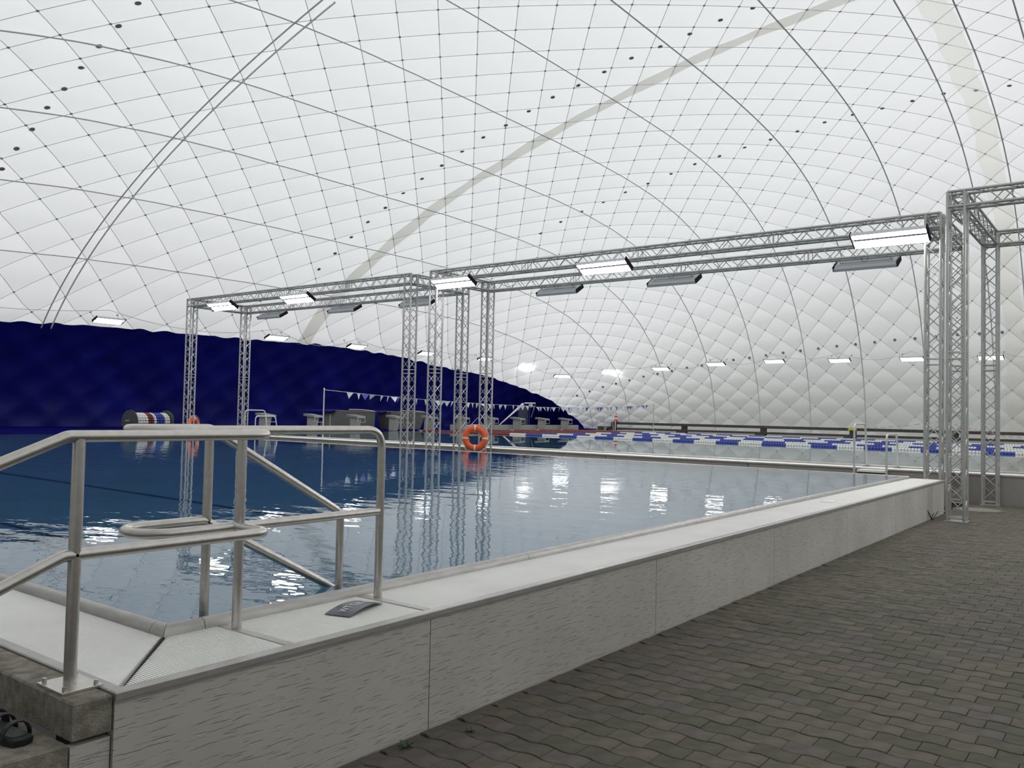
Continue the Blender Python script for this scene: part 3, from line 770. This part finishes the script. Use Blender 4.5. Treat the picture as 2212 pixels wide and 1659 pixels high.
bk_l = [(24.45, 'grey lamp seen from behind at the left end of the far left truss'), (20.73, 'grey lamp seen from behind near the centre of the far left truss'), (17.48, 'grey lamp seen from behind at the right end of the far left truss'),
        (12.38, 'grey lamp with cable coil seen from behind near the left end of the middle truss'), (9.08, 'grey lamp with cable coil seen from behind near the centre of the middle truss'), (4.69, 'grey lamp with cable coil seen from behind at the right end of the middle truss')]
TI = -math.radians(30)
hangers(proto, 1)
first = True
for y, lab in fr_l:
    o = proto if first else copy_tree(proto); first = False
    place(o, (15.84, y, 4.80), TI, -PI/2, lab, 'lit lamps under the truss front beams')
for y, lab in ((.1, 'added unseen lamp on the nearest truss, first from its post'), (-3.4, 'added unseen lamp at the centre of the nearest truss beam'), (-6.8, 'added unseen lamp on the nearest truss, farthest to the right')):  # extra lamps added out of view to brighten the near coping
    o = copy_tree(proto); place(o, (14.48, y, 4.80), TI, -PI/2, lab, 'lit lamps under the truss front beams')
for y, lab in bk_l:
    o = copy_tree(proto); coil(o)
    place(o, (18.36, y, 4.80), TI, PI/2, lab, 'lamps under the truss back beams')

# ------------------------------------------------------------------ lamps along the dome wall
dl = lamp_tree('dome_lamp', 1.16, .42, m_tube_d)
for s in (-1, 1):
    MB().tube([(s*.5, .1, .05), (s*.56, .28, .42)], .008, 5).build('hanging_cord', m_wire, dl)
    MB().lathe([(0, 0), (.05, .01), (.05, .03), (0, .05)], 8, 'z', (s*.56, .28, .42)).build('hook', m_house, dl)
PLm = [(235, 692, 'L'), (598, 729, 'L'), (772, 748, 'L'), (922, 763, 'L'), (1048, 775, 'L'), (1133, 786, 'L'), (1214, 812, 'C'), (1320, 800, 'D'), (1427, 796, 'R'), (1546, 786, 'R'), (1672, 780, 'R'), (1813, 778, 'R'), (1970, 775, 'R'), (2140, 772, 'R')]
pos = [(17.4, 33.8, 3.47), (25.7, 33.8, 3.48), (30.9, 33.8, 3.45), (36.3, 33.75, 3.46), (41.7, 33.7, 3.48), (46.0, 33.75, 3.41), (48.9, 32.6, 2.73), (50.3, 29.5, 3.15), (50.2, 25.7, 3.21), (49.9, 21.73, 3.42), (49.6, 17.9, 3.5), (49.9, 14.2, 3.49), (50.0, 10.38, 3.49), (50.1, 6.6, 3.48)]
ordn = ['first', 'second', 'third', 'fourth', 'fifth', 'sixth', 'seventh', 'eighth', 'ninth', 'tenth', 'eleventh', 'twelfth', 'thirteenth', 'fourteenth']
for k, ((x, y, z), q_) in enumerate(zip(pos, PLm)):
    o = dl if k == 0 else copy_tree(dl)
    yaw = {'L': 0, 'C': -PI/5, 'D': -PI/3, 'R': -PI/2}[q_[2]]
    where = 'above the blue lining' if k < 7 else 'on the white right wall'
    place(o, (x, y, z+EYE), -math.radians(22), yaw, '%s lit twin-tube lamp from the left along the dome, %s' % (ordn[k], where), 'lamps along the dome wall')
# sagging supply cable between them
full = [(8.0, 33.2, 3.75)]+[(p[0], p[1], p[2]+.42) for i, p in enumerate(pos)]+[(50.0, 2.5, 3.9)]
for i, (a, b) in enumerate(zip(full[:-1], full[1:])):
    pts = []
    for k in range(13):
        t = k/12; p = [a[c]+(b[c]-a[c])*t for c in range(3)]; p[2] += EYE-.55*4*t*(1-t)*(.6+.5*math.sin(i*2.3)**2); 
        pts.append(p)
    nm = 'power_cable'
    tag(MB().tube(pts, .011, 5).build(nm, m_wire_l), ('pale sagging cable running left of the first lamp on the dome' if i == 0 else 'pale sagging cable between the %s and %s dome lamps' % (ordn[i-1], ordn[i]) if i < 14 else 'pale sagging cable running right of the last dome lamp'), 'cable', 'cables between the dome lamps')

# ------------------------------------------------------------------ life buoys
def buoy(loc, rz, label):
    root = empty('lifebuoy', loc, rz); tag(root, label, 'lifebuoy', 'lifebuoys on the truss posts')
    R0, rr = .272, .082
    mb = MB(); v = []; N1, N2 = 40, 12
    for i in range(N1):
        a = 2*PI*i/N1
        for k in range(N2):
            b = 2*PI*k/N2; R1 = R0+rr*math.cos(b); v.append((R1*math.cos(a), .62*rr*math.sin(b), R1*math.sin(a)))
    mb.add(v, [(i*N2+k, i*N2+(k+1) % N2, ((i+1) % N1)*N2+(k+1) % N2, ((i+1) % N1)*N2+k) for i in range(N1) for k in range(N2)], True); mb.build('ring', m_orange, root)
    for q_ in range(4):
        mb = MB(); v = []
        for t in (-.09, .09):
            a = q_*PI/2+t+PI/2
            for k in range(N2):
                b = 2*PI*k/N2; R1 = R0+(rr+.004)*math.cos(b); v.append((R1*math.cos(a), (.62*rr+.004)*math.sin(b), R1*math.sin(a)))
        mb.add(v, [(k, (k+1) % N2, N2+(k+1) % N2, N2+k) for k in range(N2)], True); mb.build('band', m_band, root)
    pts = [((R0+rr+.012+.03*abs(math.sin(4*PI*k/48)))*math.cos(2*PI*k/48), -.02, (R0+rr+.012+.03*abs(math.sin(4*PI*k/48)))*math.sin(2*PI*k/48)) for k in range(48)]
    MB().tube(pts, .006, 5, closed=True).build('grab_line', m_rope, root)
    MB().tube([(-.16, .05, .33), (.04, .12, .56), (.27, .05, .27)], .008, 5).build('hanging_rope', m_rope, root)
    return root
buoy((17.93, 14.79, .845), math.radians(-62), 'orange lifebuoy with pale bands hanging on the middle truss posts over the passage')
buoy((16.31, 25.80, .88), math.radians(30), 'orange lifebuoy half hidden behind the far left truss post')

# ------------------------------------------------------------------ lane ropes
SEG = .9
def float_seg(m_):
    mb = MB(); n = 9; p = []
    for k in range(n):
        z0 = SEG*k/n; L = SEG/n
        p += [(.03, z0), (.062, z0+.12*L), (.066, z0+.5*L), (.062, z0+.88*L), (.03, z0+L)]
    mb.lathe(p, 8, 'y'); return mb.mesh('float_segment', m_)
fs = {'b': float_seg(m_fb), 'w': float_seg(m_fw), 'r': float_seg(m_fr)}
rn = ['nearest', 'second nearest', 'third', 'fourth', 'fifth', 'farthest']
for i in range(6):
    x = 30.55+2.5*i; root = empty('lane_rope', (x, 28.9, ZWM)); tag(root, '%s floating lane rope of blue and white discs with a red far end' % rn[i], 'lane rope', 'lane ropes on the large pool')
    o = MB().tube([(0, 0, .02), (0, -40, .02)], .008, 5).build('cable', m_wire, root)
    ph = random.randint(0, 1)
    y = -.35; k = 0
    while y > -31:
        far = y > -4.9
        wy = 28.9+y
        c = 'r' if far else ('b' if (k+ph) % 2 else 'w')
        if i in (1, 2) and 1.0 < wy < 4.1: c = 'r'
        link('float_segment', fs[c], root, (0, y-SEG, .012)); y -= SEG; k += 1
    MB().lathe([(0, 0), (.03, .0), (.03, .25), (0, .25)], 8, 'y', (0, -.3, .02)).build('hook', m_steel, root)

# ------------------------------------------------------------------ starting blocks
def block_tree():
    root = empty('starting_block')
    # origin: front right corner of the platform foot on the deck, x to the right, y to the back
    mb = MB(); mb.hexa([(-.38, .28, 0), (-.10, .28, 0), (-.10, .62, 0), (-.38, .62, 0), (-.40, .14, .61), (-.10, .14, .61), (-.10, .58, .64), (-.40, .58, .64)])
    mb.build('pedestal', m_block, root)
    mb = MB(); mb.hexa([(-.5, 0, .60), (0, 0, .60), (0, .72, .66), (-.5, .72, .66), (-.5, 0, .685), (0, 0, .685), (0, .72, .76), (-.5, .72, .76)])
    pl_ = mb.build('platform', m_blockd, root)
    MB().box(-.5, 0, -.012, .0, .60, .685).build('front_board', m_block, pl_)
    MB().tube(fillet([(-.47, .01, .62), (-.47, -.02, .40), (-.02, -.02, .40), (-.02, .01, .62)], .05), .013, 6).build('handle', m_pole, root)
    return root
bt_ = block_tree()
BL = ['leftmost starting block, marked 10, behind the far hoop ladder', 'starting block marked 9, beside the thin flag pole', 'starting block marked 8, in front of the grey air duct',
      'starting block marked 7, left of the two truss posts', 'starting block marked 6, hidden behind a truss post', 'starting block on the left end of the low parapet, behind the truss',
      'starting block just right of the orange lifebuoy posts', 'starting block in front of the exit door in the blue wall', 'second starting block from the right end of the row', 'rightmost starting block, nearest the white dome corner']
for k in range(10):
    num = 10-k; o = bt_ if k == 0 else copy_tree(bt_)
    o.location = (22.03+2.5*k, 28.88, .597)
    tag(o, BL[k], 'starting block', 'starting blocks')
    me = text_mesh(str(num), .15, .003); me.materials.clear(); me.materials.append(m_ink)
    link('number', me, o, (-.245, .215, .42), (math.radians(90+12), 0, 0))
# low pale parapet under blocks five to one
pp = empty('parapet', (33.8, 29.52, .597)); tag(pp, 'low pale grey panel wall beneath the starting blocks five to one', 'parapet')
for k in range(5): MB().bbox(2.5*k+.02, 2.5*k+2.48, 0, .12, 0, .30, .01).build('panel', m_block, pp)

# ------------------------------------------------------------------ float reel
rl = empty('rope_reel', (16.28, 29.85, .60), math.radians(14)); tag(rl, 'lane rope reel with two dark discs wound with white, red and blue floats', 'reel')
RR = .40; LR = 1.72; HC = .385
for x in (0, LR):
    MB().lathe([(0, -.015), (RR, -.015), (RR, .015), (0, .015)], 36, 'x', (x, 0, HC), False).build('disc', m_disc, rl)
MB().lathe([(.15, .02), (.15, LR-.02)], 16, 'x', (0, 0, HC)).build('drum', m_disc, rl)
MB().tube([(-.2, 0, HC), (LR+.2, 0, HC)], .02, 8).build('axle', m_pole, rl)
fb = MB().lathe([(.015, -.045), (.055, -.035), (.06, 0), (.055, .035), (.015, .045)], 8, 'y').mesh('float', m_fw)
fb2 = fb.copy(); fb2.materials[0] = m_fr; fb3 = fb.copy(); fb3.materials[0] = m_fb
for i in range(12):
    for k in range(17):
        a = 2*PI*k/17; x = .11+i*(LR-.2)/11.5+.10*k/17
        t = (x-.1)/(LR-.2)
        me = fb if t < .34 or t > .86 or (.52 < t < .58) else fb2 if t < .52 else fb3
        o = link('float', me, rl, (x, .25*math.cos(a), HC+.25*math.sin(a))); o.rotation_euler = (a+PI/2, 0, 0)

# ------------------------------------------------------------------ access stairs with hoop rails over the main pool wall
def hoops(name, label, y1, y2, x0=18.02, x1=18.95, zb=.0, zt=None, rot=0, loc=None):
    root = empty(name, loc or (x0, y2, 0), rot); tag(root, label, 'pool ladder', 'hoop ladders of the lane pool')
    for yy_, zt_ in ((y1, 1.47), (y2, 1.27)):
        MB().tube(fillet([(0, yy_-y2, 0), (0, yy_-y2, zt_), (x1-x0-.1, yy_-y2, zt_), (x1-x0+.04, yy_-y2, ZT+.02)], .13, 6), .021, 10).build('hoop', m_pole, root)
        MB().bbox(x1-x0-.05, x1-x0+.13, yy_-y2-.06, yy_-y2+.06, ZT-.004, ZT+.012, .003).build('foot', m_wire, root)
    MB().box(.02, .33, .05, y1-y2-.05, .50, .545).build('step', m_ledge, root)
    MB().box(.1, .33, .05, y1-y2-.05, .27, .30).build('step', m_rim, root)
    for yy_ in (.04, y1-y2-.05): MB().box(.02, .35, yy_-.008, yy_+.008, .0, .50).build('stringer', m_wire, root)
    return root
hoops('pool_ladder', 'steel hoop ladder over the lane pool wall near the middle truss', 4.82, 4.20)
hoops('pool_ladder', 'far steel hoop ladder in front of starting block ten', 25.35, 24.75)
ml = hoops('pool_ladder', 'small steel hoop ladder at the far right corner of the lane pool', 27.6, 26.95, 45.2, 46.1, loc=(45.4, 26.95, 0))

# ------------------------------------------------------------------ beam fence behind the lane pool
fe = empty('fence', (47.5, -14, .60)); tag(fe, 'dark weathered beam fence running along the right wall behind the lane pool', 'fence')
def fpart(mb, name, m_=None):
    o = mb.build(name, m_ or m_fence, fe); o.location = (-47.5, 14, -.60); return o
fys = [27.64-4.95*k for k in range(9)]
for a, b in zip(fys[:-1], fys[1:]):
    fpart(MB().bbox(47.42, 47.66, b+.01, a-.01, 1.0, 1.155, .01), 'top_beam')
    fpart(MB().bbox(47.36, 47.60, b+.01, a-.01, .68, .80, .01), 'lower_beam')
for k, y in enumerate(fys):
    fpart(MB().bbox(47.48, 47.68, y-.16, y+.16, .598, 1.0 if k else 1.16, .01), 'post')
    fpart(MB().bbox(47.3, 47.62, y-.16, y+.42, .598, .70, .01), 'base_block')
fpart(MB().bbox(47.3, 47.6, 27.85, 28.7, .598, .86, .01), 'base_block')
fpart(MB().bbox(47.40, 47.69, fys[3]-.22, fys[3]+.22, 1.03, 1.165, .005), 'yellow_tape', m_yellow)
# warning cone on its end
cn = empty('traffic_cone', (47.5, 27.45, 1.157)); tag(cn, 'small red and white traffic cone on the far end of the dark fence', 'cone')
MB().box(-.15, .15, -.15, .15, 0, .04).build('base', m_red, cn)
for (z0, z1, m_) in ((.04, .17, m_red), (.17, .29, m_white), (.29, .40, m_red), (.40, .49, m_white), (.49, .58, m_red)):
    r0 = lambda z: .115*(1-z/.66)+.02
    MB().lathe([(r0(z0), z0), (r0(z1), z1)], 12).build('stripe', m_, cn)
MB().tube([(-.17, -.05, -.55), (-.17, -.05, .1)], .03, 8).build('stake', m_white, cn)
# barrier tape slung over the fence
tp = MB(); tpts = [(47.3, 12.2, 1.17), (47.25, 11.1, 1.24), (47.2, 9.9, 1.37), (47.2, 8.4, 1.62), (47.2, 7.3, 1.3), (47.25, 6.6, 1.17), (47.2, 5.6, .95), (47.2, 4.6, .90), (47.2, 3, 1.0)]
root = empty('barrier_tape', (47.3, 12.2, 1.17)); tag(root, 'thin red and white barrier tape slung over the dark fence on the right', 'tape')
for i, (a, b) in enumerate(zip(tpts[:-1], tpts[1:])):
    for k in range(6):
        p = [a[c]+(b[c]-a[c])*k/6-(47.3, 12.2, 1.17)[c] for c in range(3)]; q_ = [a[c]+(b[c]-a[c])*(k+1)/6-(47.3, 12.2, 1.17)[c] for c in range(3)]
        MB().tube([p, q_], .014, 4).build('stripe', (m_wire if i < 3 else m_red) if k % 2 else m_white, root)

# ------------------------------------------------------------------ backstroke flags
P1, P2 = Vector((18.8, 22.12, 2.21)), Vector((46.3, 24.14, 2.28))
for P, z0, lab in ((P1, ZT-.006, 'thin grey flag pole standing on the lane pool wall in front of the blue lining'), (P2, .598, 'thin grey flag pole at the far side of the lane pool by the fence')):
    root = empty('flag_pole', (P.x, P.y, z0)); tag(root, lab, 'pole')
    MB().tube([(0, 0, 0), (0, 0, P.z-z0+.03)], .021, 8).build('shaft', m_pole, root); MB().lathe([(.05, 0), (.05, .03), (.03, .04)], 10).build('socket', m_pole, root)
    MB().lathe([(.028, P.z-z0+.02), (.028, P.z-z0+.05), (0, P.z-z0+.06)], 8).build('cap', m_pole, root)
fg = empty('flag_line', P1); tag(fg, 'line of small white and blue triangular pennants strung across the lane pool', 'pennants')
def fline(t): p = P1+(P2-P1)*t-P1; return Vector((p.x, p.y, p.z-.36*4*t*(1-t)*(.9 if t < .5 else 1.0)))
MB().tube([fline(k/60) for k in range(61)], .008, 4).build('cord', m_rope, fg)
pm = [MB().add([(-.14, 0, 0), (.14, 0, 0), (0, 0, -.22), (-.14, .004, 0), (.14, .004, 0), (0, .004, -.22)], [(0, 2, 1), (3, 4, 5), (0, 1, 4, 3), (1, 2, 5, 4), (2, 0, 3, 5)]).mesh('pennant', m_) for m_ in (m_flagw, m_flagb)]
t = .045; k = 0
while t < .985:
    o = link('pennant', pm[1 if (k % 5 in (2,) or (t > .72 and k % 2)) else 0], fg, fline(t)); o.rotation_euler = (random.gauss(0, .3), random.gauss(0, .08), random.gauss(.1, .45))
    t += .0122+random.gauss(0, .002)+(.008 if k % 7 == 3 else 0); k += 1
th_ = MB().tube([(0, 0, 0), (0, 0, .72)], .018, 6); root = empty('marker_pole', (25.46, 29.5, .60)); tag(root, 'short thin white pole between starting blocks nine and eight', 'pole')
th_.build('shaft', m_pole, root); MB().lathe([(.04, 0), (.04, .02), (0, .02)], 8).build('socket', m_pole, root)

# ------------------------------------------------------------------ air ducts against the blue wall
for x0, x1, x2, x3, lab in ((27.4, 30.2, 27.9, 30.3, 'grey trapezoid air duct with blue hood behind starting block eight'), (31.6, 33.6, 31.4, 34.1, 'grey trapezoid air duct behind starting blocks seven and six')):
    root = empty('air_duct', (x0, 31.6, .60)); tag(root, lab, 'air duct', 'air ducts at the blue wall')
    MB().hexa([(0, 0, 0), (x1-x0, 0, 0), (x1-x0, 1.0, 0), (0, 1.0, 0), (x2-x0, .05, .90), (x3-x0, .05, .90), (x3-x0, 1.0, .9), (x2-x0, 1.0, .9)]).build('duct', m_duct, root)
    MB().box(x2-x0-.03, x3-x0+.03, .02, 1.0, .9, .93).build('flange', m_block, root)
    v = []; n = 12
    for yy_ in (.3, 2.6):
        for k in range(n+1):
            a = PI*k/n; v.append(((x3-x2)/2-(x3-x2)*.62*math.cos(a)+x2-x0, yy_, .86+.12*math.sin(a)))
    mb = MB().add(v, [(k, k+1, n+1+k+1, n+1+k) for k in range(n)], True); mb.build('hood', m_hood, root)
    MB().tube([(v[k][0], .28, v[k][2]+.01) for k in range(5, n)], .018, 6).build('hood_edge', m_rope, root)
# exit at the far wall: frame, leaning tube and small lamp
root = empty('emergency_exit', (44.4, 33.0, .60)); tag(root, 'dark exit door with white edged canopy in the blue far wall', 'door')
MB().bbox(.35, 1.5, .25, .35, 0, 1.45, .02).build('door_leaf', m_pane, root)
for x in (.3, 1.52): MB().bbox(x-.04, x+.04, .2, .36, 0, 1.5, .01).build('jamb', m_hood, root)
MB().tube([(-2.0, .0, .22), (.55, .05, 1.60)], [.03, .09], 8).build('canopy_tube', m_white, root)
MB().tube([(.72, .02, 1.66), (1.9, .02, 1.68)], .05, 8).build('canopy_edge', m_white, root)
MB().tube([(1.9, .02, 1.6), (1.45, .02, .7)], .035, 8).build('canopy_stay', m_duct, root)
MB().lathe([(0, -.14), (.11, -.08), (.15, 0), (.11, .1), (0, .14)], 12, 'z', (1.5, .1, 1.5)).build('lamp', m_white, root)

# ------------------------------------------------------------------ manhole cover and weeds
mh = empty('manhole_cover', (16.95, 2.42, 0)); tag(mh, 'round concrete manhole cover in the paving beside the truss posts', 'manhole cover')
MB().lathe([(.41, -.02), (.41, .006), (.36, .008), (.36, .002)], 32, 'z', (0, 0, 0), False).build('ring', m_duct, mh)
MB().lathe([(.35, -.01), (.35, .009), (0, .011)], 32, 'z', (0, 0, 0), False).build('lid', m_conc, mh)
def weed(x, y, h, nl_, lab, dry=False):
    root = empty('weed', (x, y, 0)); tag(root, lab, 'weed')
    for k in range(nl_):
        a = 2*PI*k/nl_+random.random(); L = h*(.6+.6*random.random()); up = random.uniform(.35, 1.0) if not dry else 1.6
        d = Vector((math.cos(a), math.sin(a), up)).normalized(); s = Vector((-math.sin(a), math.cos(a), 0))
        if dry: MB().tube([(0, 0, 0), d*L*.6, d*L+s*.02], .006, 5).build('stalk', m_stalk, root); continue
        v = [d*0, d*L*.4+s*L*.16, d*L*.8+s*L*.12-Vector((0, 0, L*.08)), d*L-Vector((0, 0, L*.2)), d*L*.8-s*L*.12-Vector((0, 0, L*.08)), d*L*.4-s*L*.16]
        MB().add(v+[q_-Vector((0, 0, .002)) for q_ in v], [(0, 1, 2, 3, 4, 5), (11, 10, 9, 8, 7, 6)]).build('leaf', m_leaf, root)
weed(2.83, 2.70, .05, 7, 'small green weed at the foot of the front wall, leftmost')
weed(3.17, 2.60, .035, 6, 'tiny green weed in the paving joint right of the wall panel seam')
weed(14.6, 2.73, .2, 4, 'dry brown weed stalks at the right end of the front wall', True)
